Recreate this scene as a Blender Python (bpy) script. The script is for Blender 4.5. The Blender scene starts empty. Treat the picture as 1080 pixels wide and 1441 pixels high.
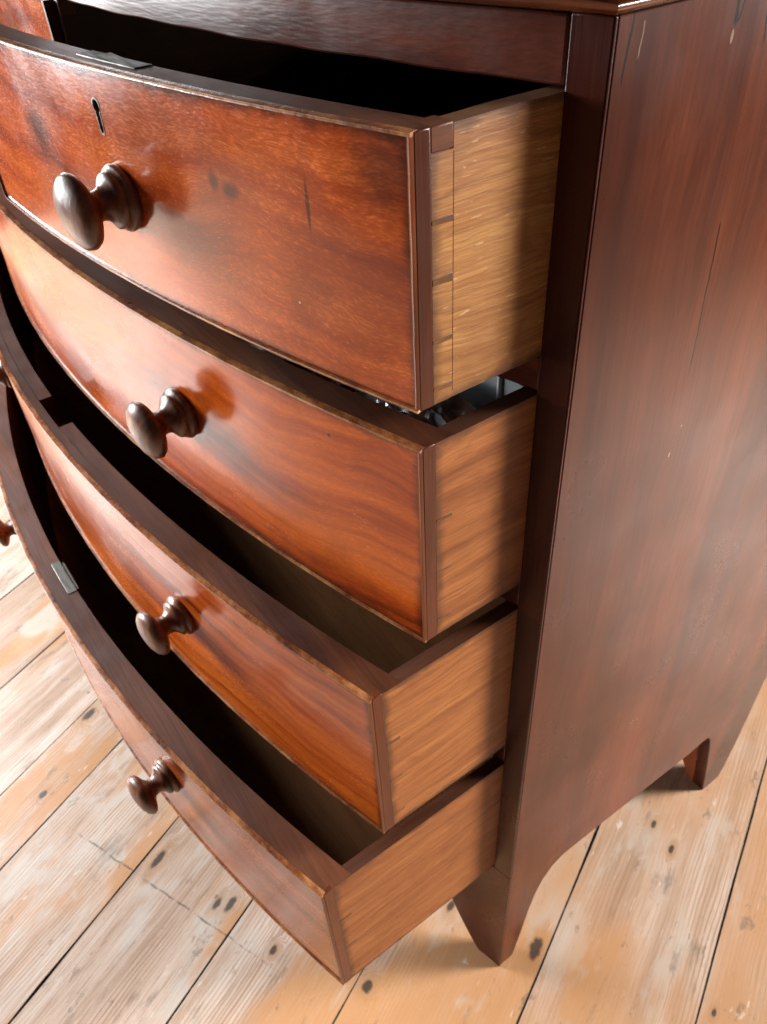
import bpy, bmesh, math, random
from mathutils import Vector, Matrix, noise

random.seed(7)
S = bpy.context.scene
COL = S.collection

# ------------------------------------------------------------------ camera
CAM = Vector((0.23724, -0.27460, 1.06270))
cr = Vector((0.58015982, 0.81280159, -0.05261326))
cu = Vector((-0.51709573, 0.41745969, 0.74722113))
cf = Vector((-0.62930644, 0.40630158, -0.66248957))
cam = bpy.data.cameras.new('camera')
cam.sensor_fit = 'HORIZONTAL'
cam.sensor_width = 7.3
cam.lens = 7.3 * 1108.6372 / 1080.0
cam.clip_start = 0.01
cam.clip_end = 60
cam.dof.use_dof = True
cam.dof.focus_distance = 0.43
cam.dof.aperture_fstop = 5.5
co = bpy.data.objects.new('camera', cam)
COL.objects.link(co)
M = Matrix((cr, cu, -cf)).transposed().to_4x4()
M.translation = CAM
co.matrix_world = M
S.camera = co

# ------------------------------------------------------------------ light
world = bpy.data.worlds.new('World')
S.world = world
world.use_nodes = True
bg = world.node_tree.nodes['Background']
bg.inputs['Color'].default_value = (1.0, 0.97, 0.93, 1)
bg.inputs['Strength'].default_value = 0.04


def area(name, loc, target, sx, sy, power, color):
    l = bpy.data.lights.new(name, 'AREA')
    l.shape = 'RECTANGLE'
    l.size, l.size_y = sx, sy
    l.energy = power
    l.color = color
    o = bpy.data.objects.new(name, l)
    o.location = loc
    o.rotation_euler = (Vector(target) - Vector(loc)).to_track_quat('-Z', 'Z').to_euler()
    COL.objects.link(o)
    return o


area('window_light_left', (-2.6, -1.5, 1.20), (-0.9, -0.5, 0.0), 1.3, 1.6, 250, (0.97, 0.985, 1.0))
area('window_light_rear', (1.35, 2.35, 1.50), (0.0, 0.0, 0.45), 0.42, 1.3, 215, (1.0, 0.95, 0.90))
S.view_settings.view_transform = 'Standard'
S.view_settings.look = 'None'
S.view_settings.exposure = 0.0
S.view_settings.gamma = 1.0
S.render.engine = 'CYCLES'
S.cycles.max_bounces = 8
S.cycles.use_denoising = True
S.cycles.use_adaptive_sampling = True
S.cycles.adaptive_threshold = 0.03
S.cycles.max_bounces = 6
S.cycles.caustics_reflective = False
S.cycles.caustics_refractive = False


# ------------------------------------------------------------------ shader helpers
class NB:
    def __init__(self, name):
        self.m = bpy.data.materials.new(name)
        self.m.use_nodes = True
        self.t = self.m.node_tree
        self.b = self.t.nodes['Principled BSDF']

    def n(self, kind, **kw):
        nd = self.t.nodes.new(kind)
        for k, v in kw.items():
            setattr(nd, k, v)
        return nd

    def put(self, sock, v):
        if isinstance(v, bpy.types.NodeSocket):
            self.t.links.new(v, sock)
        elif v is not None:
            sock.default_value = v

    def math(self, op, a, b=None, c=None, clamp=False):
        nd = self.n('ShaderNodeMath', operation=op, use_clamp=clamp)
        self.put(nd.inputs[0], a)
        self.put(nd.inputs[1], b)
        self.put(nd.inputs[2], c)
        return nd.outputs[0]

    def coord(self, obj=None):
        nd = self.n('ShaderNodeTexCoord')
        if obj:
            nd.object = obj
        return nd.outputs['Object']

    def uv(self, name):
        return self.n('ShaderNodeUVMap', uv_map=name).outputs[0]

    def sep(self, v):
        nd = self.n('ShaderNodeSeparateXYZ')
        self.put(nd.inputs[0], v)
        return nd.outputs

    def mapping(self, v, scale=(1, 1, 1), rot=(0, 0, 0), loc=(0, 0, 0)):
        nd = self.n('ShaderNodeMapping')
        self.put(nd.inputs['Vector'], v)
        nd.inputs['Scale'].default_value = scale
        nd.inputs['Rotation'].default_value = rot
        nd.inputs['Location'].default_value = loc
        return nd.outputs[0]

    def addv(self, a, b):
        nd = self.n('ShaderNodeVectorMath', operation='ADD')
        self.put(nd.inputs[0], a)
        self.put(nd.inputs[1], b)
        return nd.outputs[0]

    def scalev(self, a, s):
        nd = self.n('ShaderNodeVectorMath', operation='SCALE')
        self.put(nd.inputs[0], a)
        self.put(nd.inputs['Scale'], s)
        return nd.outputs[0]

    def noise(self, v, scale=1.0, detail=4, rough=0.55, dist=0.0, color=False):
        nd = self.n('ShaderNodeTexNoise')
        self.put(nd.inputs['Vector'], v)
        nd.inputs['Scale'].default_value = scale
        nd.inputs['Detail'].default_value = detail
        nd.inputs['Roughness'].default_value = rough
        nd.inputs['Distortion'].default_value = dist
        return nd.outputs['Color' if color else 'Fac']

    def ramp(self, f, stops, interp='LINEAR'):
        nd = self.n('ShaderNodeValToRGB')
        nd.color_ramp.interpolation = interp
        el = nd.color_ramp.elements
        while len(el) < len(stops):
            el.new(0.5)
        for e, (p, c) in zip(el, stops):
            e.position = p
            e.color = (c[0], c[1], c[2], 1) if not isinstance(c, float) else (c, c, c, 1)
        self.put(nd.inputs[0], f)
        return nd.outputs[0]

    def rng(self, f, a, b, c=0.0, d=1.0, smooth=True):
        nd = self.n('ShaderNodeMapRange')
        nd.interpolation_type = 'SMOOTHSTEP' if smooth else 'LINEAR'
        self.put(nd.inputs[0], f)
        for i, x in zip((1, 2, 3, 4), (a, b, c, d)):
            self.put(nd.inputs[i], x)
        return nd.outputs[0]

    def mix(self, f, a, b, mode='MIX'):
        nd = self.n('ShaderNodeMix', data_type='RGBA', blend_type=mode)
        self.put(nd.inputs[0], f)
        for s, x in ((nd.inputs[6], a), (nd.inputs[7], b)):
            self.put(s, (x[0], x[1], x[2], 1) if isinstance(x, tuple) else x)
        return nd.outputs[2]

    def bump(self, h, strength=0.3, dist=0.001, normal=None):
        nd = self.n('ShaderNodeBump')
        nd.inputs['Strength'].default_value = strength
        nd.inputs['Distance'].default_value = dist
        self.put(nd.inputs['Height'], h)
        if normal is not None:
            self.put(nd.inputs['Normal'], normal)
        return nd.outputs[0]

    def spot(self, a, b, a0, b0, ra, rb, wob=None, soft=0.5):
        """1 inside an ellipse of half-sizes ra, rb round (a0, b0)"""
        da = self.math('DIVIDE', self.math('SUBTRACT', a, a0), ra)
        db = self.math('DIVIDE', self.math('SUBTRACT', b, b0), rb)
        d = self.math('SQRT', self.math('ADD', self.math('MULTIPLY', da, da), self.math('MULTIPLY', db, db)))
        if wob is not None:
            d = self.math('ADD', d, wob)
        return self.rng(d, 1.0 - soft * 0.5, 1.0 + soft * 0.5, 1.0, 0.0)

    def line(self, a, b, p0, p1, w, wob=None):
        """1 on a thin segment p0-p1 in the (a, b) plane, tapering to its end"""
        dx, dy = p1[0] - p0[0], p1[1] - p0[1]
        L = math.hypot(dx, dy)
        ux, uy = dx / L, dy / L
        ra = self.math('SUBTRACT', a, p0[0])
        rb = self.math('SUBTRACT', b, p0[1])
        s = self.math('ADD', self.math('MULTIPLY', ra, ux), self.math('MULTIPLY', rb, uy))
        d = self.math('SUBTRACT', self.math('MULTIPLY', ra, uy), self.math('MULTIPLY', rb, ux))
        if wob is not None:
            d = self.math('ADD', d, wob)
        d = self.math('ABSOLUTE', d)
        m = self.rng(d, w * 0.5, w, 1.0, 0.0)
        e0 = self.rng(s, -L * 0.02, L * 0.02, 0.0, 1.0)
        e1 = self.rng(s, L * 0.8, L, 1.0, 0.0)
        return self.math('MULTIPLY', m, self.math('MULTIPLY', e0, e1))

    def maxm(self, ms):
        o = ms[0]
        for x in ms[1:]:
            o = self.math('MAXIMUM', o, x)
        return o

    def out(self, color=None, rough=None, normal=None, **kw):
        self.put(self.b.inputs['Base Color'], (color[0], color[1], color[2], 1) if isinstance(color, tuple) else color)
        self.put(self.b.inputs['Roughness'], rough)
        if normal is not None:
            self.put(self.b.inputs['Normal'], normal)
        for k, v in kw.items():
            self.put(self.b.inputs[k.replace('_', ' ')], v)
        return self.m


def veneer(name, tilt, seed, light, mid, dark, blot=0.55, fleck=0.5, marks=None, width=0.97, height=0.15):
    """polished figured mahogany on a drawer front: uv 'near' / 'far' hold metres from the edges"""
    s = NB(name)
    P = s.coord()
    Q = s.addv(P, (seed * 3.1, seed * 1.7, seed * 0.9))
    warp = s.scalev(s.noise(Q, 6, 3, color=True), 0.05)
    Qw = s.addv(Q, warp)
    fig = s.noise(s.mapping(Qw, (2.6, 3, 22), (0, tilt, 0)), 1.0, 5, 0.6, 0.6)
    streak = s.noise(s.mapping(Qw, (5, 6, 90), (0, tilt, 0)), 1.0, 4, 0.6, 0.3)
    fl = s.noise(s.mapping(Qw, (230, 230, 1100), (0, tilt * 0.5 + 0.06, 0)), 1.0, 3, 0.6)
    blo = s.noise(Qw, 9.0, 4, 0.6)
    c = s.ramp(s.math('ADD', s.math('MULTIPLY', fig, 0.6), s.math('MULTIPLY', streak, 0.4)),
               [(0.36, dark), (0.47, mid), (0.57, light), (0.70, tuple(min(1, x * 1.25) for x in light))])
    c = s.mix(s.math('MULTIPLY', s.rng(fl, 0.42, 0.62, 1.0, 0.0), fleck), c, tuple(x * 0.55 for x in mid))
    c = s.mix(s.math('MULTIPLY', s.rng(fl, 0.56, 0.72, 0.0, 1.0), fleck * 0.7), c, tuple(min(1, x * 1.5) for x in light))
    c = s.mix(s.math('MULTIPLY', s.rng(blo, 0.50, 0.70, 0.0, 1.0), blot), c, dark)
    un, uf = s.sep(s.uv('near')), s.sep(s.uv('far'))
    ed = s.math('MINIMUM', s.math('MINIMUM', un[0], un[1]), s.math('MINIMUM', uf[0], uf[1]))
    edn = s.math('ADD', ed, s.math('MULTIPLY', s.math('SUBTRACT', s.noise(Q, 40, 4), 0.5), 0.012))
    grime = s.math('MULTIPLY', s.rng(edn, 0.0, 0.008, 1.0, 0.0), 0.85)
    c = s.mix(grime, c, (0.022, 0.005, 0.003))
    x, y, z = s.sep(P)
    if marks:
        c = marks(s, x, z, c)
    rn = s.noise(Q, 14, 5, 0.6)
    rough = s.math('ADD', s.rng(rn, 0.3, 0.7, 0.14, 0.25), s.math('MULTIPLY', s.rng(fl, 0.4, 0.7), 0.05))
    wav = s.noise(P, 22, 1)
    fb = s.noise(s.mapping(P, (90, 90, 500)), 1.0, 1)
    h = s.math('ADD', s.math('MULTIPLY', fb, 0.22), wav)
    return s.out(c, rough, s.bump(h, 0.13, 0.0012), IOR=1.45, Coat_Weight=0.12, Coat_Roughness=0.10)


def darkwood(name, axis, light, dark, seed=0.0, rough=(0.28, 0.42), marks=None, bumpy=0.25, coat=0.15, blotch=0.6, ior=1.42):
    """darker stained mahogany with the grain along one axis"""
    s = NB(name)
    P = s.coord()
    Q = s.addv(P, (seed, seed * 0.7, seed * 1.3))
    Qw = s.addv(Q, s.scalev(s.noise(Q, 5, 2, color=True), 0.03))
    sc = {'x': (2.5, 42, 42), 'y': (42, 2.5, 42), 'z': (11, 11, 0.6)}[axis]
    sf = {'x': (16, 420, 420), 'y': (420, 16, 420), 'z': (420, 420, 14)}[axis]
    g = s.noise(s.mapping(Qw, sc), 1.0, 5, 0.6, 0.4)
    f = s.noise(s.mapping(Qw, sf), 1.0, 3, 0.6)
    b = s.noise(Qw, 5.0, 3)
    c = s.ramp(g, [(0.30, dark), (0.50, tuple((a + d) / 2 for a, d in zip(light, dark))), (0.72, light)])
    c = s.mix(s.math('MULTIPLY', s.rng(f, 0.40, 0.60, 1.0, 0.0), 0.22), c, tuple(x * 0.6 for x in dark))
    c = s.mix(s.math('MULTIPLY', s.rng(b, 0.42, 0.66), blotch), c, dark)
    h = s.math('ADD', s.math('MULTIPLY', s.noise(s.mapping(P, sf), 1.0, 1), 0.4), s.math('MULTIPLY', s.noise(P, 25, 1), 0.8))
    if marks:
        c, h = marks(s, P, c, h)
    r = s.rng(s.noise(Q, 16, 5), 0.3, 0.7, rough[0], rough[1])
    return s.out(c, r, s.bump(h, bumpy, 0.0012), IOR=ior, Coat_Weight=coat, Coat_Roughness=0.2)


def oak(name, seed, light, mid, dark, tilt=0.0, ray=0.06):
    """raw drawer-side wood, grain running front to back, pale ray flecks"""
    s = NB(name)
    P = s.coord()
    Q = s.addv(P, (seed, seed * 0.7, seed * 1.3))
    Qw = s.addv(Q, s.scalev(s.noise(Q, 9, 3, color=True), 0.022))
    g = s.noise(s.mapping(Qw, (5, 5, 95), (tilt, 0, 0)), 1.0, 6, 0.68, 0.3)
    f = s.noise(s.mapping(Qw, (26, 26, 700), (tilt, 0, 0)), 1.0, 3, 0.65)
    fl = s.noise(s.mapping(Q, (75, 75, 520), (tilt * 0.6, 0, 0)), 1.0, 2, 0.5)
    b = s.noise(Qw, 16, 4, 0.6)
    pore = s.noise(s.mapping(Q, (22, 22, 1300), (tilt * 0.8, 0, 0)), 1.0, 3, 0.6)
    c = s.ramp(g, [(0.30, dark), (0.46, mid), (0.66, light)])
    c = s.mix(s.math('MULTIPLY', s.rng(f, 0.38, 0.58, 1.0, 0.0), 0.45), c, dark)
    c = s.mix(s.math('MULTIPLY', s.rng(b, 0.50, 0.72), 0.5), c, dark)
    c = s.mix(s.math('MULTIPLY', s.rng(fl, 0.66, 0.74), ray), c, (0.62, 0.40, 0.20))
    un, uf = s.sep(s.uv('near')), s.sep(s.uv('far'))
    c = s.mix(s.math('MULTIPLY', s.rng(pore, 0.56, 0.68), 0.35), c, dark)
    st = s.noise(s.mapping(Q, (22, 22, 40), (-0.9, 0, 0)), 1.0, 4, 0.6, 0.5)
    c = s.mix(s.math('MULTIPLY', s.rng(st, 0.55, 0.68), 0.55), c, tuple(x * 1.25 for x in dark))
    c = s.mix(s.math('MULTIPLY', s.rng(s.noise(s.mapping(Q, (160, 160, 420), (-0.5, 0, 0)), 1.0, 3), 0.66, 0.76), ray), c, (0.60, 0.38, 0.19))
    edn = s.math('ADD', s.math('MINIMUM', s.math('MINIMUM', un[0], un[1]), uf[1]), s.math('MULTIPLY', s.math('SUBTRACT', s.noise(Q, 70, 4), 0.5), 0.010))
    c = s.mix(s.math('MULTIPLY', s.rng(edn, 0.0, 0.007, 1.0, 0.0), 0.75), c, (0.06, 0.022, 0.010))
    h = s.math('ADD', s.math('MULTIPLY', s.noise(s.mapping(P, (60, 60, 900), (tilt, 0, 0)), 1.0, 1), 0.6), s.math('MULTIPLY', fl, 0.5))
    return s.out(c, s.rng(b, 0.3, 0.7, 0.45, 0.62), s.bump(h, 0.35, 0.0010))


# ------------------------------------------------------------------ geometry helpers
def finish(name, bm, mats, parent=None, smooth=35, bevel=0.0, seg=2):
    me = bpy.data.meshes.new(name)
    bmesh.ops.recalc_face_normals(bm, faces=bm.faces)
    bm.to_mesh(me)
    bm.free()
    for m in (mats if isinstance(mats, (list, tuple)) else [mats]):
        me.materials.append(m)
    if smooth:
        me.polygons.foreach_set('use_smooth', [True] * len(me.polygons))
        me.set_sharp_from_angle(angle=math.radians(smooth))
    o = bpy.data.objects.new(name, me)
    COL.objects.link(o)
    if parent:
        o.parent = parent
        w = Vector((0, 0, 0))
        q = parent
        while q:
            w += q.location
            q = q.parent
        o.location = -w          # mesh coordinates stay scene coordinates
    if bevel:
        b = o.modifiers.new('bevel', 'BEVEL')
        b.width = bevel
        b.segments = seg
        b.limit_method = 'ANGLE'
        b.angle_limit = math.radians(40)
    return o


def box(bm, x0, x1, y0, y1, z0, z1, mi=0):
    v = [bm.verts.new(p) for p in ((x0, y0, z0), (x1, y0, z0), (x1, y1, z0), (x0, y1, z0),
                                   (x0, y0, z1), (x1, y0, z1), (x1, y1, z1), (x0, y1, z1))]
    fs = []
    for q in ((0, 3, 2, 1), (4, 5, 6, 7), (0, 1, 5, 4), (1, 2, 6, 5), (2, 3, 7, 6), (3, 0, 4, 7)):
        f = bm.faces.new([v[k] for k in q])
        f.material_index = mi
        fs.append(f)
    return v, fs


def prism(bm, pts, axis, a0, a1, mi=0):
    """polygon in the two other axes (in xyz order) extruded along axis"""
    def mk(p, a):
        return {'x': (a, p[0], p[1]), 'y': (p[0], a, p[1]), 'z': (p[0], p[1], a)}[axis]
    A = [bm.verts.new(mk(p, a0)) for p in pts]
    B = [bm.verts.new(mk(p, a1)) for p in pts]
    n = len(pts)
    fs = [bm.faces.new(A), bm.faces.new(B[::-1])]
    for i in range(n):
        fs.append(bm.faces.new((A[i], A[(i + 1) % n], B[(i + 1) % n], B[i])))
    for f in fs:
        f.material_index = mi
    return fs


def strip(bm, xs, yf, yb, z0, z1, nz=1, mats=(0, 0), uv=None, ends=True, jit=0.0):
    """solid running along x: front at yf(x), back at yb(x), from z0(x) to z1(x)"""
    front, back = [], []
    for x in xs:
        a, b = z0(x), z1(x)
        front.append([bm.verts.new((x, yf(x) + random.uniform(-jit, jit), a + (b - a) * k / nz)) for k in range(nz + 1)])
        back.append([bm.verts.new((x, yb(x), a)), bm.verts.new((x, yb(x), b))])
    for i in range(len(xs) - 1):
        for k in range(nz):
            f = bm.faces.new((front[i][k], front[i + 1][k], front[i + 1][k + 1], front[i][k + 1]))
            f.material_index = mats[0]
        for q in ((front[i][nz], front[i + 1][nz], back[i + 1][1], back[i][1]),
                  (back[i][0], back[i + 1][0], back[i + 1][1], back[i][1]),
                  (front[i][0], front[i + 1][0], back[i + 1][0], back[i][0])):
            f = bm.faces.new(q)
            f.material_index = mats[1]
    if ends:
        for i in (0, len(xs) - 1):
            f = bm.faces.new(front[i] + [back[i][1], back[i][0]])
            f.material_index = mats[1]


def lin(a, b, n):
    return [a + (b - a) * i / n for i in range(n + 1)]


# ------------------------------------------------------------------ measures (metres)
PW = 0.0186           # width of the front stile
HW = 0.4867           # half the width of a long drawer
XC = -PW - HW         # middle of the chest
XL = 2 * XC           # left side
BOW = 0.0708
DEPTH = 0.434
ZT = 1.0


def bow(x):
    return BOW * (1 - ((x - XC) / HW) ** 2)


def F(x):             # carcass front
    if x > -PW:
        return -0.0045 * (-x / PW)
    if x < XL + PW:
        return -0.0045 * ((x - XL) / PW)
    return -0.0045 - bow(x)


DR = {1: (0.8446, 0.9720, 0.0848), 2: (0.6696, 0.8211, 0.0842), 3: (0.4714, 0.6450, 0.1291), 4: (0.2487, 0.4435, 0.1898)}
BA = 0.4076           # turn of the floorboards against the chest

# ------------------------------------------------------------------ floor
floor_bm = bmesh.new()
box(floor_bm, -3.4, 2.0, -1.52, 3.2, -0.06, -0.024)
sub = NB('under_floor')
sub.out((0.012, 0.009, 0.007), 0.9)
floor = finish('floor', floor_bm, sub.m, smooth=0)
floor.rotation_euler = (0, 0, BA)
floor['kind'] = 'structure'


def floor_material():
    s = NB('scrubbed_pine')
    P = s.coord(floor)
    x, y, z = s.sep(P)                                   # x across the boards, y along them
    rnd = s.n('ShaderNodeObjectInfo').outputs['Random']
    off = s.n('ShaderNodeCombineXYZ')
    s.put(off.inputs[0], s.math('MULTIPLY', rnd, 3.7))
    s.put(off.inputs[1], s.math('MULTIPLY', rnd, 41.0))
    s.put(off.inputs[2], s.math('MULTIPLY', rnd, 7.0))
    Q = s.addv(P, off.outputs[0])
    knots = [(0.0305, 0.041, 0.0080, 0.017), (-0.352, -0.117, 0.0045, 0.010), (-0.336, -0.108, 0.0050, 0.013), (-0.462, -0.112, 0.0055, 0.016),
             (-0.253, -0.125, 0.0045, 0.007), (-0.128, -0.100, 0.0065, 0.009), (-0.7275, 0.008, 0.0075, 0.014), (-0.084, 0.034, 0.0045, 0.010),
             (0.108, 0.270, 0.0035, 0.007), (0.139, 0.247, 0.0035, 0.008), (0.236, 0.080, 0.003, 0.006), (-0.682, -0.126, 0.006, 0.008)]
    wob = s.math('MULTIPLY', s.math('SUBTRACT', s.noise(P, 130, 3, 0.65), 0.5), 0.9)
    dm = None
    for a, b, ra, rb in knots:
        da = s.math('DIVIDE', s.math('SUBTRACT', x, a), ra)
        db = s.math('DIVIDE', s.math('SUBTRACT', y, b), rb)
        d = s.math('ADD', s.math('MULTIPLY', da, da), s.math('MULTIPLY', db, db))
        dm = d if dm is None else s.math('MINIMUM', dm, d)
    dm = s.math('SQRT', dm)
    km = s.rng(s.math('ADD', dm, wob), 0.55, 1.15, 1.0, 0.0)
    halo = s.rng(s.math('ADD', dm, wob), 0.8, 3.0, 1.0, 0.0)
    bend = s.n('ShaderNodeCombineXYZ')
    s.put(bend.inputs[0], s.math('MULTIPLY', halo, 0.020))
    Qb = s.addv(s.addv(Q, bend.outputs[0]), s.scalev(s.noise(s.mapping(Q, (7, 2.2, 7)), 1.0, 3, color=True), 0.028))
    ring = s.noise(s.mapping(Qb, (34, 0.9, 34)), 1.0, 3, 0.5, 0.3)
    lines = s.n('ShaderNodeTexWave', wave_type='BANDS', bands_direction='X')
    s.put(lines.inputs['Vector'], s.mapping(Qb, (1, 0.05, 1)))
    lines.inputs['Scale'].default_value = 60
    lines.inputs['Distortion'].default_value = 7
    lines.inputs['Detail'].default_value = 3
    lines.inputs['Detail Scale'].default_value = 0.6
    fine = s.noise(s.mapping(Qb, (620, 14, 620)), 1.0, 4, 0.7)
    big = s.noise(s.mapping(Q, (6, 2.2, 6)), 1.0, 4, 0.55)
    wear = s.noise(s.mapping(Q, (11, 4.5, 11)), 1.0, 5, 0.62)
    c = s.ramp(ring, [(0.30, (0.38, 0.255, 0.180)), (0.5, (0.54, 0.405, 0.320)), (0.70, (0.64, 0.530, 0.450))])
    c = s.mix(s.math('MULTIPLY', s.rng(lines.outputs['Fac'], 0.50, 1.0), s.rng(s.noise(s.mapping(Q, (14, 3, 14)), 1.0, 3), 0.35, 0.62, 0.05, 0.60)), c, (0.30, 0.175, 0.10))
    c = s.mix(s.math('MULTIPLY', s.rng(fine, 0.38, 0.52, 1.0, 0.0), 0.45), c, (0.27, 0.165, 0.10))
    c = s.mix(s.math('MULTIPLY', s.rng(big, 0.47, 0.58), 0.85), c, (0.50, 0.250, 0.105))      # orange, old shellac left
    c = s.mix(s.math('MULTIPLY', s.rng(wear, 0.53, 0.61), 0.65), c, (0.50, 0.455, 0.40))       # scrubbed grey
    c = s.mix(s.math('MULTIPLY', s.rng(x, -0.25, 0.08), s.rng(s.noise(s.mapping(Q, (9, 3, 9)), 1.0, 3), 0.32, 0.58, 0.90, 0.15)), c, (0.50, 0.270, 0.135))   # the boards on this side kept their shellac
    gr = s.noise(s.mapping(Q, (26, 8, 26)), 1.0, 5, 0.7)
    c = s.mix(s.math('MULTIPLY', s.rng(gr, 0.56, 0.70), 0.60), c, (0.16, 0.115, 0.085))
    c = s.mix(s.math('MULTIPLY', s.rng(s.noise(s.mapping(Q, (90, 34, 90)), 1.0, 3), 0.68, 0.76), 0.7), c, (0.70, 0.62, 0.52))
    scr = s.noise(s.mapping(P, (260, 30, 200), (0, 0, 0.5)), 1.0, 2, 0.5)
    c = s.mix(s.math('MULTIPLY', s.rng(scr, 0.70, 0.76), 0.5), c, (0.66, 0.58, 0.50))
    blot = s.noise(s.mapping(P, (34, 16, 30)), 1.0, 5, 0.75)
    c = s.mix(s.math('MULTIPLY', s.rng(blot, 0.60, 0.68), 0.50), c, (0.13, 0.10, 0.08))
    # worm holes, nail heads and the old saw line across the boards
    vor = s.n('ShaderNodeTexVoronoi')
    s.put(vor.inputs['Vector'], s.mapping(Q, (1, 0.8, 1)))
    vor.inputs['Scale'].default_value = 11
    c = s.mix(s.math('MULTIPLY', s.rng(vor.outputs['Distance'], 0.015, 0.04, 1.0, 0.0), 0.7), c, (0.06, 0.045, 0.035))
    cr_ = s.math('ABSOLUTE', s.math('ADD', s.math('ADD', y, 0.1415), s.math('MULTIPLY', s.math('SUBTRACT', s.noise(P, 30, 2), 0.5), 0.006)))
    cm = s.math('MULTIPLY', s.rng(cr_, 0.0006, 0.0018, 1.0, 0.0), s.math('MULTIPLY', s.rng(x, -0.62, -0.58), s.rng(x, -0.30, -0.20, 1.0, 0.0)))
    cm = s.math('MULTIPLY', cm, s.rng(s.noise(P, 55, 3), 0.42, 0.58))
    c = s.mix(s.math('MULTIPLY', cm, 0.75), c, (0.10, 0.08, 0.065))
    c = s.mix(s.math('MULTIPLY', halo, 0.50), c, (0.38, 0.20, 0.085))
    c = s.mix(s.math('MULTIPLY', km, 0.88), c, (0.035, 0.030, 0.030))
    h = s.math('ADD', s.math('MULTIPLY', s.noise(s.mapping(P, (480, 12, 480)), 1.0, 1), 0.5), s.math('MULTIPLY', s.noise(s.mapping(P, (40, 3, 40)), 1.0, 1), 0.8))
    r = s.rng(wear, 0.35, 0.65, 0.24, 0.44)
    return s.out(c, r, s.bump(h, 0.30, 0.0012))


M_FLOOR = floor_material()
gm = NB('joint_grime')
gn = gm.noise(gm.coord(), 60, 4, 0.7)
M_GRIME = gm.out(gm.ramp(gn, [(0.35, (0.035, 0.024, 0.016)), (0.6, (0.13, 0.085, 0.05)), (0.75, (0.34, 0.22, 0.13))]), 0.75)
joints = [-2.96, -2.79, -2.61, -2.44, -2.27, -2.10, -1.93, -1.755, -1.585, -1.41, -1.24, -1.07, -0.899, -0.738, -0.645, -0.480, -0.314, -0.1425,
          0.0435, 0.2205, 0.395, 0.57, 0.745, 0.92, 1.09, 1.26, 1.43]
for a, b in zip(joints[:-1], joints[1:]):
    bm = bmesh.new()
    g = random.uniform(0.0002, 0.0007)
    if abs(b + 0.645) < 0.01 or abs(b - 0.0435) < .01:
        g = 0.0003
    up = random.uniform(-0.0007, 0.0)
    sec = []
    for y in lin(-1.5, 3.0, 90):
        e0 = a + g + 0.0011 * noise.noise(Vector((a * 9, y * 7, 0))) + 0.0006 * noise.noise(Vector((a * 9, y * 31, 3)))
        e1 = b - g + 0.0011 * noise.noise(Vector((b * 9 + 5, y * 7, 0))) + 0.0006 * noise.noise(Vector((b * 9, y * 31, 8)))
        c0 = 0.0006 + 0.0012 * abs(noise.noise(Vector((a, y * 13, 5))))
        pts = ((e0, -0.022), (e0, up - c0), (e0 + c0 * 0.4, up - c0 * 0.35), (e0 + c0 * 1.3, up), (e1 - c0 * 1.3, up), (e1 - c0 * 0.4, up - c0 * 0.35), (e1, up - c0), (e1, -0.022))
        sec.append([bm.verts.new((px, y, pz)) for px, pz in pts])
    for r0, r1 in zip(sec[:-1], sec[1:]):
        for k in range(8):
            f = bm.faces.new((r0[k], r0[(k + 1) % 8], r1[(k + 1) % 8], r1[k]))
            f.material_index = 1 if k in (0, 1, 2, 4, 5, 6) else 0
    bm.faces.new(sec[0])
    bm.faces.new(sec[-1][::-1])
    o = finish('floorboard', bm, [M_FLOOR, M_GRIME], smooth=0)
    o.parent = floor

# ------------------------------------------------------------------ materials of the chest
RIM = darkwood('drawer_rim_wood', 'x', (0.185, 0.058, 0.020), (0.040, 0.011, 0.005), 2.0, (0.40, 0.55), coat=0.0)
ENDG = darkwood('front_end_wood', 'z', (0.185, 0.040, 0.012), (0.045, 0.010, 0.004), 4.0, (0.32, 0.45))
RAIL = darkwood('rail_wood', 'x', (0.165, 0.032, 0.012), (0.032, 0.008, 0.005), 6.0, (0.26, 0.40), bumpy=0.3)
STILE = darkwood('stile_wood', 'z', (0.130, 0.018, 0.007), (0.020, 0.004, 0.0025), 8.0, (0.26, 0.38), bumpy=0.25, ior=1.33, coat=0.05)
TOPW = darkwood('top_wood', 'x', (0.20, 0.060, 0.020), (0.06, 0.016, 0.009), 9.0, (0.2, 0.32))
FOOTB = darkwood('foot_block_wood', 'z', (0.55, 0.17, 0.06), (0.24, 0.06, 0.025), 21.0, (0.5, 0.7), bumpy=1.2, coat=0.0)
EDGEB = darkwood('edge_bead_wood', 'z', (0.30, 0.085, 0.025), (0.070, 0.016, 0.006), 23.0, (0.3, 0.42))
PINW = darkwood('dovetail_wood', 'y', (0.230, 0.100, 0.036), (0.090, 0.036, 0.014), 15.0, (0.4, 0.55), coat=0.0)
SIDETOP = darkwood('side_top_wood', 'y', (0.150, 0.048, 0.016), (0.050, 0.015, 0.007), 17.0, (0.4, 0.55), coat=0.0)
DBOT = darkwood('drawer_bottom_wood', 'x', (0.42, 0.17, 0.050), (0.22, 0.08, 0.022), 19.0, (0.6, 0.75), coat=0.0)
INSIDE_SHADED = darkwood('inside_wood_shaded', 'y', (0.100, 0.045, 0.018), (0.035, 0.014, 0.006), 12.0, (0.6, 0.75), coat=0.0)  # interior shade put into the colour: wood darkened so the insides stay near black


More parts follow.
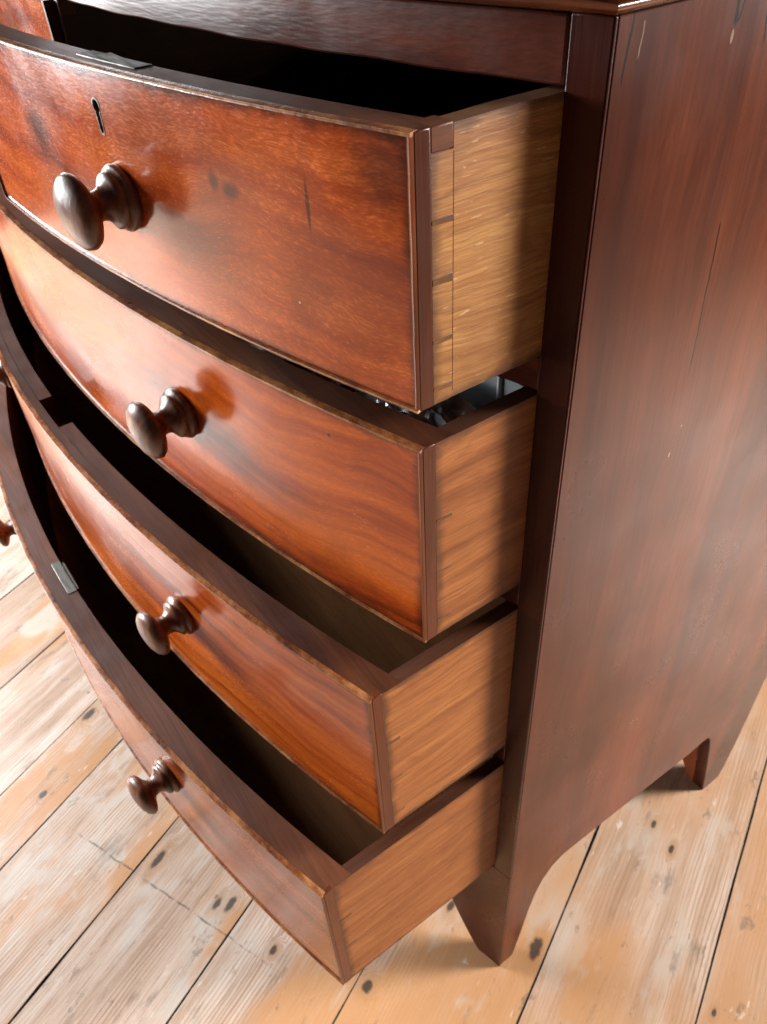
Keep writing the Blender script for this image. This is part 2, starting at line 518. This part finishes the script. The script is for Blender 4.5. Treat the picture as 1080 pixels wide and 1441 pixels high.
def side_marks(s, P, c, h):
    x, y, z = s.sep(P)
    wob = s.math('MULTIPLY', s.math('SUBTRACT', s.noise(P, 70, 3), 0.5), 0.0035)
    ls = [s.line(y, z, (0.0115, 1.0), (0.0085, 0.972), 0.0008, wob), s.line(y, z, (0.0775, 1.001), (0.0785, 0.984), 0.0014, wob),
          s.line(y, z, (0.0835, 0.999), (0.0795, 0.985), 0.0009, wob), s.line(y, z, (0.0985, 1.0), (0.1035, 0.972), 0.0008, wob),
          s.line(y, z, (0.1026, 0.892), (0.1065, 0.79), 0.0009, wob), s.line(y, z, (0.30, 1.0), (0.295, 0.70), 0.0006, wob)]
    m = s.maxm(ls)
    c = s.mix(m, c, (0.006, 0.003, 0.002))
    w = s.maxm([s.spot(y, z, 0.0782, 0.9815, 0.0009, 0.0028), s.line(y, z, (0.018, 0.996), (0.017, 0.982), 0.0004, wob),
                s.spot(y, z, 0.1055, 0.7367, 0.0010, 0.0022), s.spot(y, z, 0.112, 0.757, 0.0006, 0.0010)])
    c = s.mix(s.math('MULTIPLY', w, 0.45), c, (0.45, 0.33, 0.25))
    return c, s.math('SUBTRACT', h, s.math('MULTIPLY', m, 1.5))


SIDE = darkwood('side_panel_wood', 'z', (0.225, 0.052, 0.018), (0.036, 0.008, 0.004), 3.3, (0.27, 0.33), side_marks, bumpy=0.015, coat=0.05, blotch=0.55, ior=1.33)


def marks1(s, x, z, c):
    wob = s.math('MULTIPLY', s.math('SUBTRACT', s.noise(s.coord(), 120, 3), 0.5), 0.9)
    m = s.maxm([s.spot(x, z, -0.0770, 0.932, 0.0012, 0.011, wob, 0.8), s.spot(x, z, -0.142, 0.931, 0.0035, 0.0045, wob, 1.2),
                s.spot(x, z, -0.130, 0.929, 0.006, 0.004, wob, 1.2), s.spot(x, z, -0.335, 0.925, 0.016, 0.012, wob, 1.4)])
    c = s.mix(s.math('MULTIPLY', m, 0.75), c, (0.03, 0.010, 0.008))
    stain = s.spot(x, z, -0.03, 0.955, 0.02, 0.016, wob, 1.5)
    c = s.mix(s.math('MULTIPLY', stain, 0.7), c, (0.045, 0.012, 0.009))
    w = s.spot(x, z, -0.0905, 0.8815, 0.0007, 0.0007)
    return s.mix(s.math('MULTIPLY', w, 0.8), c, (0.7, 0.55, 0.4))


def marks2(s, x, z, c):
    m = s.spot(x, z, -0.082, 0.803, 0.0012, 0.0010)
    return s.mix(m, c, (0.02, 0.006, 0.004))


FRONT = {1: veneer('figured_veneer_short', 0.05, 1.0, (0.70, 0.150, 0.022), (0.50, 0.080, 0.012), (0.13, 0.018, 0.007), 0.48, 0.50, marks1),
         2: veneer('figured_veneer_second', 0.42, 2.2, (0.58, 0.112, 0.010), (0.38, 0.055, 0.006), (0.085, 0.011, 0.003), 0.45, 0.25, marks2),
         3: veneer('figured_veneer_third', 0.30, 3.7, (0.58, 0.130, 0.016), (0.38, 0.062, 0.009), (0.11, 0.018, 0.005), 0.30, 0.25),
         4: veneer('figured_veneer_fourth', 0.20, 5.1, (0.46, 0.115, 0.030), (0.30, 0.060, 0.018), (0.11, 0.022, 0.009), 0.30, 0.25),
         5: veneer('figured_veneer_left', 0.05, 6.1, (0.62, 0.150, 0.020), (0.42, 0.070, 0.010), (0.062, 0.014, 0.008), 0.55, 0.55)}
OAK = {1: oak('oak_side_short', 0.3, (0.47, 0.230, 0.070), (0.34, 0.140, 0.036), (0.18, 0.060, 0.014), -0.25, 0.55),
       2: oak('oak_side_second', 1.6, (0.41, 0.150, 0.043), (0.30, 0.095, 0.024), (0.16, 0.045, 0.011), -0.3),
       3: oak('oak_side_third', 2.9, (0.45, 0.175, 0.052), (0.34, 0.113, 0.030), (0.18, 0.055, 0.014), -0.2),
       4: oak('oak_side_fourth', 4.4, (0.41, 0.155, 0.045), (0.31, 0.100, 0.026), (0.17, 0.052, 0.013), -0.2)}
OAK[5] = OAK[1]


def bead_material():
    s = NB('cock_bead_wood')
    P = s.coord()
    g = s.noise(s.mapping(P, (30, 60, 60)), 1.0, 5, 0.7)
    f = s.noise(P, 260, 3)
    c = s.ramp(g, [(0.32, (0.060, 0.017, 0.008)), (0.46, (0.22, 0.068, 0.020)), (0.64, (0.48, 0.21, 0.075))])
    c = s.mix(s.math('MULTIPLY', s.rng(f, 0.58, 0.75), 0.35), c, (0.04, 0.012, 0.006))
    return s.out(c, s.rng(f, 0.3, 0.7, 0.22, 0.42), s.bump(f, 0.4, 0.0006), Coat_Weight=0.3, Coat_Roughness=0.15)


BEAD = bead_material()


def knob_material():
    s = NB('turned_knob_wood')
    P = s.coord()
    Q = s.addv(P, s.n('ShaderNodeObjectInfo').outputs['Location'])
    g = s.noise(s.mapping(Q, (30, 30, 160)), 1.0, 4, 0.6, 0.4)
    b = s.noise(Q, 60, 4)
    c = s.ramp(g, [(0.3, (0.050, 0.019, 0.011)), (0.5, (0.140, 0.052, 0.026)), (0.7, (0.26, 0.105, 0.050))])
    return s.out(c, s.rng(b, 0.3, 0.7, 0.26, 0.46), s.bump(s.math('ADD', g, b), 0.35, 0.0008), Coat_Weight=0.08, Coat_Roughness=0.2)


KNOB = knob_material()


def metal(name, col, rough):
    s = NB(name)
    f = s.noise(s.mapping(s.coord(), (60, 400, 400)), 1.0, 4)
    c = s.mix(s.rng(f, 0.4, 0.7), col, tuple(x * 0.45 for x in col))
    return s.out(c, s.rng(f, 0.3, 0.7, rough, rough + 0.2), s.bump(f, 0.2, 0.0004), Metallic=0.85)


STEEL = metal('lock_steel', (0.15, 0.15, 0.14), 0.42)
BRASS = metal('keyhole_metal', (0.16, 0.15, 0.13), 0.35)

# ------------------------------------------------------------------ chest
chest = bpy.data.objects.new('chest_of_drawers', None)
chest.location = (XC, 0.2, 0)
COL.objects.link(chest)
chest['label'] = 'old mahogany bow-front chest of drawers with drawers pulled open'
chest['category'] = 'chest of drawers'

# side panels: foot and arched bottom cut out of one board
prof = [(0.0026, 0.0), (0.0220, 0.0), (0.0245, 0.012), (0.0300, 0.045), (0.0345, 0.078), (0.0400, 0.112), (0.0465, 0.143), (0.0560, 0.168), (0.0680, 0.184), (0.0840, 0.1915),
        (0.1050, 0.1905), (0.1475, 0.1885), (0.22, 0.184), (0.30, 0.1790), (0.325, 0.1815), (0.3360, 0.1800), (0.3440, 0.168), (0.3520, 0.140), (0.3620, 0.100),
        (0.3740, 0.050), (0.3850, 0.0), (0.4190, 0.0), (0.4250, 0.022), (0.4310, 0.10), (DEPTH, 0.20), (DEPTH, ZT), (0.0026, ZT)]
for xa, xb in ((-0.0165, 0.0), (XL, XL + 0.0165)):
    bm = bmesh.new()
    prism(bm, prof, 'x', xa, xb)
    finish('side_panel', bm, SIDE, chest, bevel=0.0009)

for sg, xo in ((1, 0.0), (-1, XL)):
    bm = bmesh.new()
    pts = [(-0.0168, 0.176), (-0.024, 0.160), (-0.034, 0.132), (-0.042, 0.100), (-0.043, 0.070), (-0.038, 0.040), (-0.030, 0.014), (-0.026, 0.0), (-0.0168, 0.0)]
    A = [bm.verts.new((xo + sg * x, 0.348 + (0.176 - z) * 0.205 + random.uniform(-.0012, .0012), z)) for x, z in pts]
    B = [bm.verts.new((xo + sg * x, 0.413, z)) for x, z in pts]
    bm.faces.new(A)
    bm.faces.new(B[::-1])
    for k in range(len(pts)):
        bm.faces.new((A[k], A[(k + 1) % len(pts)], B[(k + 1) % len(pts)], B[k]))
    finish('foot_block', bm, FOOTB, chest, smooth=0, bevel=0.0012)

# front stiles with the tapering bracket feet below them
for s_ in (0, 1):
    mir = (lambda x: x) if s_ == 0 else (lambda x: XL - x)
    bm = bmesh.new()
    pts = [(0.0005, 0.0020), (0.0005, 0.0), (-0.0093, F(-0.0093)), (-PW, F(-PW)), (-PW, 0.0020)]
    prism(bm, [(mir(p[0]), p[1]) for p in pts], 'z', 0.2440, ZT)
    finish('stile', bm, STILE, chest, bevel=0.0007, seg=2)
    bm = bmesh.new()
    fz = [(0.0005, 0.0), (-0.010, 0.0), (-0.020, 0.0), (-0.0285, 0.0), (-0.033, 0.006), (-0.040, 0.020), (-0.050, 0.042), (-0.060, 0.066), (-0.070, 0.092), (-0.078, 0.120),
          (-0.086, 0.150), (-0.096, 0.174), (-0.110, 0.190), (-0.130, 0.1975)]
    zb = dict((round(mir(x), 5), z) for x, z in fz)
    xs = [mir(x) for x, z in fz]
    strip(bm, xs, lambda x: F(x) if x < 0 else 0.0, lambda x: F(x) + 0.016 if -0.02 > x > XL + 0.02 else 0.0022, lambda x: zb[round(x, 5)], lambda x: 0.2438)
    finish('foot', bm, STILE, chest, bevel=0.0003)

bm = bmesh.new()
strip(bm, lin(-0.1304, XL + 0.1304, 60), F, lambda x: F(x) + 0.016, lambda x: 0.1975, lambda x: 0.2432)
finish('apron', bm, RAIL, chest, bevel=0.0010)

# rails between the drawers, frieze rail, centre divider
for i in (1, 2, 3):
    bm = bmesh.new()
    z0, z1 = DR[i + 1][1] + 0.0014, DR[i][0] - 0.0014
    strip(bm, lin(-PW - 0.0004, XL + PW + 0.0004, 70), lambda x: F(min(max(x, XL + PW), -PW)) + 0.001, lambda x: F(min(max(x, XL + PW), -PW)) + 0.055, lambda x: z0, lambda x: z1)
    finish('rail', bm, RAIL, chest, bevel=0.0008)
    bm = bmesh.new()
    strip(bm, lin(-0.0168, XL + 0.0168, 70), lambda x: F(min(max(x, XL + PW), -PW)) + 0.0556, lambda x: 0.412, lambda x: z0 + 0.004, lambda x: z1 - 0.004)
    finish('dust_board', bm, INSIDE_SHADED, chest)
bm = bmesh.new()
strip(bm, lin(-PW - 0.0004, XL + PW + 0.0004, 90), lambda x: F(min(max(x, XL + PW), -PW)) - 0.0005, lambda x: F(min(max(x, XL + PW), -PW)) + 0.03,
      lambda x: 0.9736 + 0.0003 * math.sin(x * 91) + 0.0002 * math.sin(x * 37), lambda x: ZT - 0.0004)
finish('frieze_rail', bm, RAIL, chest, bevel=0.0012)
DIV = 0.0075
XD = -0.4885
bm = bmesh.new()
strip(bm, lin(XD + DIV, XD - DIV, 8), lambda x: F(x) + 0.0008, lambda x: F(x) + 0.05, lambda x: 0.8432, lambda x: 0.9734)
finish('divider', bm, STILE, chest, bevel=0.0008)
bm = bmesh.new()
box(bm, XD - 0.006, XD + 0.006, -0.02, 0.412, 0.8432, 0.9734)
finish('divider_board', bm, INSIDE_SHADED, chest)
bm = bmesh.new()
box(bm, XL + 0.0168, -0.0168, 0.414, 0.426, 0.19, ZT - 0.001)
finish('back_panel', bm, INSIDE_SHADED, chest)
bm = bmesh.new()
strip(bm, lin(-0.0168, XL + 0.0168, 60), lambda x: F(x) + 0.0164, lambda x: 0.4136, lambda x: 0.232, lambda x: 0.2428)
finish('bottom_board', bm, INSIDE_SHADED, chest)
# drawer guides that keep the drawers off the sides
for i in (1, 2, 3, 4):
    for xa, xb in ((-0.0182, -0.0168), (XL + 0.0168, XL + 0.0182)):
        bm = bmesh.new()
        box(bm, xa, xb, 0.02, 0.41, DR[i][0] + 0.002, DR[i][0] + 0.03)
        finish('drawer_guide', bm, INSIDE_SHADED, chest)

# top with a half-round bead under its edge
path = [(0.0, DEPTH)] + [(0.0, y) for y in lin(0.36, 0.02, 8)] + [(0.0, 0.0)] + [(x, F(x)) for x in lin(-PW, XL + PW, 70)] + [(XL, 0.0), (XL, DEPTH)]
def offset_path(d):
    out = []
    for k, (x, y) in enumerate(path):
        if k == 0 or k == len(path) - 1:
            out.append((x + (d if k == 0 else -d), y))
            continue
        a, b = Vector(path[k - 1]), Vector(path[k + 1])
        p = Vector((x, y))
        t1, t2 = (p - a).normalized(), (b - p).normalized()
        n1, n2 = Vector((-t1.y, t1.x)), Vector((-t2.y, t2.x))
        n = n1 + n2
        n = n / max(0.3, n.length_squared) * 2
        out.append((x - n.x * d if False else x + n.x * d, y + n.y * d))
    return out
tst = offset_path(0.01)
sgn = 1 if tst[40][1] < path[40][1] else -1
def ring_strip(bm, prof2):
    rows = []
    for d, z in prof2:
        rows.append([bm.verts.new((x, y, z)) for x, y in offset_path(sgn * d)])
    for r0, r1 in zip(rows[:-1], rows[1:]):
        for k in range(len(path) - 1):
            bm.faces.new((r0[k], r0[k + 1], r1[k + 1], r1[k]))
    return rows
# the ends are shifted along x by offset_path itself
bm = bmesh.new()
pr = [(-0.012, 1.0004), (0.0008, 1.0004)] + [(0.0008 + 0.0034 * math.sin(math.pi * t / 8), 1.0004 + 0.0062 * t / 8) for t in range(1, 8)] + [(0.0008, 1.0066), (-0.012, 1.0066)]
rows = ring_strip(bm, pr)
for k in range(len(pr) - 1):
    pass
finish('top_bead', bm, TOPW, chest, smooth=50)
bm = bmesh.new()
rows = ring_strip(bm, [(0.0004, 1.0068), (0.0028, 1.0080), (0.0032, 1.0100), (0.0032, 1.0190), (0.0016, 1.0215)])
bm.faces.new(rows[-1])
bm.faces.new(rows[0][::-1])
finish('top', bm, TOPW, chest, smooth=40)

# ------------------------------------------------------------------ knob
KL = 0.87
KP = [(0.0, -0.004), (0.0165, -0.004), (0.0178, -0.0005), (0.0186, 0.0012), (0.0190, 0.0035), (0.0180, 0.0056), (0.0152, 0.0066), (0.0160, 0.0082), (0.0158, 0.0104), (0.0136, 0.0120), (0.0108, 0.0142),
      (0.0090, 0.0172), (0.0084, 0.0205), (0.0090, 0.0238), (0.0118, 0.0262), (0.0165, 0.0284), (0.0200, 0.0308), (0.0214, 0.0338), (0.0206, 0.0372), (0.0178, 0.0402),
      (0.0130, 0.0424), (0.0070, 0.0437), (0.0, 0.0441)]
kbm = bmesh.new()
NS = 40
rings = []
for r, h in KP:
    h *= KL
    if r == 0:
        rings.append([kbm.verts.new((0, -h, 0))])
    else:
        rings.append([kbm.verts.new((r * math.cos(2 * math.pi * k / NS) * (1 + 0.012 * math.sin(k * 0.9)), -h, r * math.sin(2 * math.pi * k / NS))) for k in range(NS)])
for a, b in zip(rings[:-1], rings[1:]):
    for k in range(NS):
        k2 = (k + 1) % NS
        if len(a) == 1:
            kbm.faces.new((a[0], b[k2], b[k]))
        elif len(b) == 1:
            kbm.faces.new((a[k], a[k2], b[0]))
        else:
            kbm.faces.new((a[k], a[k2], b[k2], b[k]))
knob_mesh = bpy.data.meshes.new('knob')
bmesh.ops.recalc_face_normals(kbm, faces=kbm.faces)
kbm.to_mesh(knob_mesh)
kbm.free()
knob_mesh.materials.append(KNOB)
knob_mesh.polygons.foreach_set('use_smooth', [True] * len(knob_mesh.polygons))


# ------------------------------------------------------------------ drawers
def keyhole_outline(cx, z0, z1, r, w):
    """round eye above a slightly flaring slot"""
    pts = []
    zc = z1 - r
    for k in range(13):
        a = math.radians(-50 + 280 * k / 12)
        pts.append((cx + r * math.cos(a), zc + r * math.sin(a)))
    pts += [(cx - w, z0 + w), (cx - w * 0.6, z0), (cx + w * 0.6, z0), (cx + w, z0 + w)]
    return pts


def make_drawer(i, xr, xl, key, label, knobs, tk, lock=None, notch=None, keyhole=None):
    zb, zt, d = DR[key]
    yf = lambda x: -d - bow(x)
    name = 'drawer'
    dep = 0.385
    ST = 0.0105
    # box: back and bottom
    bm = bmesh.new()
    box(bm, xl + ST, xr - ST, -d + dep - 0.010, -d + dep, zb + 0.004, zt - 0.012, 1)
    xs = lin(xr - ST * 0.6, xl + ST * 0.6, 50)
    strip(bm, xs, lambda x: yf(x) + tk * 0.7, lambda x: -d + dep - 0.0104, lambda x: zb + 0.008, lambda x: zb + 0.014)
    dr = finish(name, bm, [DBOT, INSIDE_SHADED], chest)
    dr['label'] = label
    # front
    bm = bmesh.new()
    b0 = 0.0030
    sp = 0.0204                      # the sides butt against the front this far back
    xs = lin(xr, xl, 110)
    if notch:
        xs = sorted(set(xs + [notch[0], notch[0] - 0.0002, notch[1], notch[1] + 0.0002]), reverse=True)
        strip(bm, xs, yf, lambda x: yf(x) + tk * 0.45, lambda x: zb, lambda x: zt, 8, (0, 1))
        inn = lambda x: notch[1] < x < notch[0]
        strip(bm, xs, lambda x: yf(x) + tk * 0.45 + 0.0001, lambda x: yf(x) + tk, lambda x: zb + 0.001, lambda x: (zt - 0.032) if inn(x) else zt - 0.0003, 1, (1, 1))
    else:
        def back(x):
            return yf(x) + tk
        strip(bm, xs, yf, back, lambda x: zb, lambda x: zt, 8, (0, 1))
    # ends: the front's own end wood shows as a narrow band, the sides lap over the rest
    near = bm.loops.layers.uv.new('near')
    far = bm.loops.layers.uv.new('far')
    for f in bm.faces:
        for l in f.loops:
            c = l.vert.co
            l[near].uv = (xr - c.x, c.z - zb)
            l[far].uv = (c.x - xl, zt - c.z)
    fo = finish('drawer_front', bm, [FRONT[i], RIM], dr, smooth=30)
    if keyhole:
        kb = bmesh.new()
        ol = keyhole_outline(*keyhole)
        yk = yf(keyhole[0])
        prism(kb, ol, 'y', yk - 0.02, yk + 0.012)
        bmesh.ops.recalc_face_normals(kb, faces=kb.faces)
        cm = bpy.data.meshes.new('cut')
        kb.to_mesh(cm)
        kb.free()
        cut = bpy.data.objects.new('cut', cm)
        cut.location = (0, 0, 0)
        COL.objects.link(cut)
        bo = fo.modifiers.new('cut', 'BOOLEAN')
        bo.object = cut
        bo.operation = 'DIFFERENCE'
        bo.solver = 'EXACT'
        bpy.context.view_layer.update()
        dg = bpy.context.evaluated_depsgraph_get()
        nm = bpy.data.meshes.new_from_object(fo.evaluated_get(dg))
        fo.modifiers.clear()
        fo.data = nm
        bpy.data.objects.remove(cut)
        kb = bmesh.new()
        A, B, C, D = [], [], [], []
        cx_, cz_ = keyhole[0], (keyhole[1] + keyhole[2]) / 2
        for (px, pz) in ol:
            q = Vector((px - cx_, pz - cz_))
            g = q * (1 - 0.0004 / max(q.length, 1e-5))
            e = q * (1 + 0.0006 / max(q.length, 1e-5))
            A.append(kb.verts.new((cx_ + g.x, yf(cx_ + g.x) + 0.0012, cz_ + g.y)))
            B.append(kb.verts.new((cx_ + g.x, yf(cx_ + g.x) - 0.0003, cz_ + g.y)))
            C.append(kb.verts.new((cx_ + e.x, yf(cx_ + e.x) - 0.0003, cz_ + e.y)))
        n = len(ol)
        for k in range(n):
            k2 = (k + 1) % n
            kb.faces.new((A[k], A[k2], B[k2], B[k]))
            kb.faces.new((B[k], B[k2], C[k2], C[k]))
        finish('keyhole_liner', kb, BRASS, dr, smooth=30)
    # cock bead: a thin rounded strip let in round the edge and standing proud of the face
    bm = bmesh.new()
    bw, bp = 0.0018, 0.0015
    def sweep(line, across, outv, back=-0.003, mi=0):
        """rounded strip: line = points on the outer arris, across = inward unit vector, outv(p) = forward vector"""
        rows = []
        for p in line:
            p = Vector(p)
            n = outv(p)
            j = 1 + 0.16 * noise.noise(p * 90) + 0.1 * noise.noise(p * 300)
            sec = [(0.0, back), (0.0, 0.0009), (0.10, 0.0016 * j), (0.3, bp * j), (0.65, bp * j), (0.9, 0.0016 * j), (1.0, 0.0008), (1.0, back)]
            rows.append([bm.verts.new(p + across * (bw * a) + n * e) for a, e in sec])
        for r0, r1 in zip(rows[:-1], rows[1:]):
            for k in range(len(r0) - 1):
                bm.faces.new((r0[k], r0[k + 1], r1[k + 1], r1[k])).material_index = mi
        bm.faces.new(rows[0]).material_index = mi
        bm.faces.new(rows[-1][::-1]).material_index = mi
    def fw(p):
        bx = -2 * BOW * (p.x - XC) / HW ** 2
        return Vector((-bx, -1, 0)).normalized()
    e = 0.0003
    xs = lin(xr + e, xl - e, 150)
    sweep([(x, yf(x), zt + e) for x in xs], Vector((0, 0, -1)), fw)
    sweep([(x, yf(x), zb - e) for x in xs], Vector((0, 0, 1)), fw)
    zs = lin(zb + bw * 0.6, zt - bw * 0.6, 24)
    sweep([(xr + e, yf(xr), z) for z in zs], Vector((-1, 0, 0)), lambda p: Vector((0, -1, 0)), -0.0006, 1)
    sweep([(xl - e, yf(xl), z) for z in zs], Vector((1, 0, 0)), lambda p: Vector((0, -1, 0)), -0.0006, 1)
    finish('cock_bead', bm, [BEAD, EDGEB], dr, smooth=60)
    # end band of the front, standing a hair outside the side that laps behind it
    for sx, xe in ((1, xr), (-1, xl)):
        bm = bmesh.new()
        y0, y1 = -d - 0.0002, -d + 0.0088
        box(bm, *sorted((xe - sx * 0.004, xe + sx * 0.0004)), y0 + 0.0009, y1, zb - 0.0001, zt + 0.0001)
        finish('front_end', bm, ENDG, dr, bevel=0.0005)
    # sides
    for sx, xe in ((1, xr), (-1, xl)):
        bm = bmesh.new()
        xa, xb = sorted((xe + sx * 0.0001, xe - sx * ST))
        ys = [-d + 0.0090, -d + 0.0150, -d + 0.02060, -d + 0.02065] + lin(-d + 0.026, -d + dep, 38)
        rows = []
        for y in ys:
            w = 0.0004 * noise.noise(Vector((y * 40, i * 3.3, 0)))
            top = zt - (0.0004 if (y > -d + 0.02062 or key not in (1, 5)) else 0.0100) + w
            rows.append([bm.verts.new(q) for q in ((xa, y, zb + 0.0004), (xb, y, zb + 0.0004), (xb, y, top), (xa, y, top))])
        # square step where the side is cut down behind the front's top lap
        for r0, r1 in zip(rows[:-1], rows[1:]):
            for k in range(4):
                f = bm.faces.new((r0[k], r1[k], r1[(k + 1) % 4], r0[(k + 1) % 4]))
                f.material_index = 2 if k == (3 if sx == 1 else 1) else (1 if (k == 2 and i in (2, 3, 4)) else 0)  # inner faces get the wood with painted-in shade, outer faces keep the oak
        bm.faces.new(rows[0])
        bm.faces.new(rows[-1][::-1])
        near = bm.loops.layers.uv.new('near')
        far = bm.loops.layers.uv.new('far')
        for f in bm.faces:
            for l in f.loops:
                c = l.vert.co
                l[near].uv = (c.y + d - 0.0088, c.z - zb)
                l[far].uv = (0.0, zt - c.z)
        finish('drawer_side', bm, [OAK[i], SIDETOP, INSIDE_SHADED], dr, smooth=30)
    # dovetails: a lap piece at the top, thin pins below
    for sx, xe in ((1, xr), (-1, xl)):
        bm = bmesh.new()
        y0, y1 = -d + 0.0089, -d + 0.0205
        xa, xb = sorted((xe + sx * 0.00025, xe - sx * 0.012))
        if key in (1, 5):
            box(bm, xa, xb, y0, y1, zt - 0.0098, zt + 0.0001)
            finish('dovetail_pin', bm, SIDETOP, dr, bevel=0.0006)
        n = 4 if i == 1 else 3
        for k in range(1, n + 1):
            zc = zt - 0.0098 - (zt - zb - 0.0098) * k / (n + 0.3) + random.uniform(-0.002, 0.002)
            hw_ = random.uniform(0.0013, 0.0024) if i == 1 else random.uniform(0.0010, 0.0019)
            bm = bmesh.new()
            pts = [(y0, zc - hw_ * 0.6), (y1 + random.uniform(-.0006, .0004), zc - hw_), (y1, zc + hw_), (y0, zc + hw_ * 0.6)]
            prism(bm, pts, 'x', xe + sx * 0.0003, xe - sx * 0.004)
            finish('dovetail_pin', bm, PINW, dr, bevel=0.0003)
        if i == 1:
            bm = bmesh.new()
            box(bm, *sorted((xe + sx * 0.00022, xe - sx * 0.002)), y1 + 0.0001, y1 + 0.00028, zb + 0.004, zt - 0.011)
            finish('scribe_line', bm, PINW, dr)
    # knobs
    for kx, kz in knobs:
        o = bpy.data.objects.new('knob', knob_mesh)
        COL.objects.link(o)
        o.parent = dr
        o.location = (kx, yf(kx), kz)
        bx = -2 * BOW * (kx - XC) / HW ** 2
        o.scale = [random.uniform(0.97, 1.02)] * 3
        o.rotation_euler = (0, random.uniform(0, 6), math.atan(-bx) * -1 * -1)
    if lock:
        x0, x1, t0, t1 = lock
        bm = bmesh.new()
        xs = lin(x0, x1, 10)
        strip(bm, xs, lambda x: yf(x) + t0, lambda x: yf(x) + t1, lambda x: zt - 0.002, lambda x: zt + 0.0007)
        finish('lock_plate', bm, STEEL, dr, bevel=0.0004)
        bm = bmesh.new()
        xm = (x0 + x1) / 2
        box(bm, xm - 0.026, xm + 0.026, yf(xm) + t1 - 0.001, yf(xm) + t1 + 0.0035, zt - 0.045, zt - 0.001)
        finish('lock_body', bm, STEEL, dr, bevel=0.0006)
    return dr


XR = -PW
XLD = XL + PW
X1 = XD + DIV + 0.0016
XKR, XKL = -0.2345, -0.740
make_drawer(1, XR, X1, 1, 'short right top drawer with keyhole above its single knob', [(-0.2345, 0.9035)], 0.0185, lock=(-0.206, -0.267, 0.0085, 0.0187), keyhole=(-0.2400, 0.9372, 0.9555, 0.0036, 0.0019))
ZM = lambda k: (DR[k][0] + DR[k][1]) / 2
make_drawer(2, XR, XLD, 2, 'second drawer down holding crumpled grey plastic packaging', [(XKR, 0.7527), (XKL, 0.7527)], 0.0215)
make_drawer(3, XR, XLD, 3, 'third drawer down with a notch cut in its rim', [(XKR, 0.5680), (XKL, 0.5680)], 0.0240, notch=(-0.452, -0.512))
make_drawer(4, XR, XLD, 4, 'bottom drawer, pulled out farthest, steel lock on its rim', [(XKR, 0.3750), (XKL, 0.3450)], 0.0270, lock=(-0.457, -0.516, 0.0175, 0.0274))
# the closed short drawer on the left of the divider
DR[5] = (DR[1][0], DR[1][1], 0.0047)
make_drawer(5, XD - DIV - 0.0016, XLD, 5, 'closed short drawer at top left', [(XKL, 0.9010)], 0.0185)


# ------------------------------------------------------------------ things in the second drawer
def clear_plastic():
    s = NB('clear_plastic')
    n_ = s.noise(s.coord(), 45, 2)
    return s.out((0.62, 0.68, 0.72), 0.18, s.bump(n_, 0.1, 0.001), Transmission_Weight=0.35, IOR=1.4)


def film_material():
    s = NB('dark_film')
    n_ = s.noise(s.coord(), 30, 3)
    c = s.ramp(n_, [(0.35, (0.05, 0.06, 0.07)), (0.46, (0.34, 0.39, 0.43)), (0.56, (0.88, 0.92, 0.95))])
    return s.out(c, 0.24, None, Coat_Weight=0.5, Coat_Roughness=0.12)


CLEAR = clear_plastic()
FILM = film_material()
fz = DR[2][0] + 0.0142
tub = bpy.data.objects.new('plastic_tub', None)
tub.location = (-0.14, 0.09, fz)
COL.objects.link(tub)
tub['label'] = 'grey translucent plastic tub inside the second drawer by its right side'
tub['category'] = 'tub'
bm = bmesh.new()
x0, x1, y0, y1, z0, z1 = -0.26, -0.033, 0.0, 0.24, fz + 0.0002, 0.8165
t = 0.0018
box(bm, x0, x1, y0, y1, z0, z0 + t)
box(bm, x0, x1, y0, y0 + t, z0 + t + 0.0001, z1)
box(bm, x0, x1, y1 - t, y1, z0 + t + 0.0001, z1)
box(bm, x0, x0 + t, y0 + t + 0.0001, y1 - t - 0.0001, z0 + t + 0.0001, z1)
box(bm, x1 - t, x1, y0 + t + 0.0001, y1 - t - 0.0001, z0 + t + 0.0001, z1)
finish('tub_body', bm, CLEAR, tub, smooth=0)
ws = NB('frosted_plastic')
ws.out((0.80, 0.84, 0.84), 0.3)
for xe in (x0 + 0.03, x1 - 0.019):
    bm = bmesh.new()
    bmesh.ops.create_cone(bm, cap_ends=True, segments=10, radius1=0.0016, radius2=0.0016, depth=z1 - z0 - 0.002,
                          matrix=Matrix.Translation((xe, y0 - 0.0008, (z0 + z1) / 2)))
    finish('upright_rib', bm, ws.m, tub, smooth=40)


def crumple(name, cx, cy, sx, sy, z0, z1, seed, label, follow=False):
    bm = bmesh.new()
    bmesh.ops.create_icosphere(bm, subdivisions=5, radius=1.0)
    for v in bm.verts:
        p = v.co.copy()
        n = 0.26 * abs(noise.noise(p * 2.1 + Vector((seed, 0, 0)))) + 0.16 * abs(noise.noise(p * 4.7 + Vector((0, seed, 0)))) + 0.03 * abs(noise.noise(p * 10 + Vector((0, 0, seed))))
        q = p * (1.0 - n)
        m = max(abs(p.x), abs(p.y), abs(p.z))
        q = q / m ** 0.6
        v.co = Vector((cx + q.x * sx, cy + q.y * sy, (z0 + z1) / 2 + q.z * (z1 - z0) / 2))
    if follow:
        for v in bm.verts:
            v.co.y -= bow(v.co.x) - bow(cx)
    lo = min(v.co.z for v in bm.verts)
    for v in bm.verts:
        v.co.z = max(z0, v.co.z - (lo - z0) * 0.5)
    o = finish(name, bm, FILM, None, smooth=25)
    o['label'] = label
    o['category'] = 'plastic bag'
    return o


crumple('plastic_bag', -0.240, -0.066, 0.100, 0.033, fz + 0.0005, 0.816, 5.0, 'narrow crumpled grey plastic wrapping just behind the second drawer front', True)
crumple('plastic_bag', -0.088, -0.036, 0.048, 0.027, fz + 0.0005, 0.817, 13.0, 'small crumpled grey plastic wrap in right front corner of second drawer')
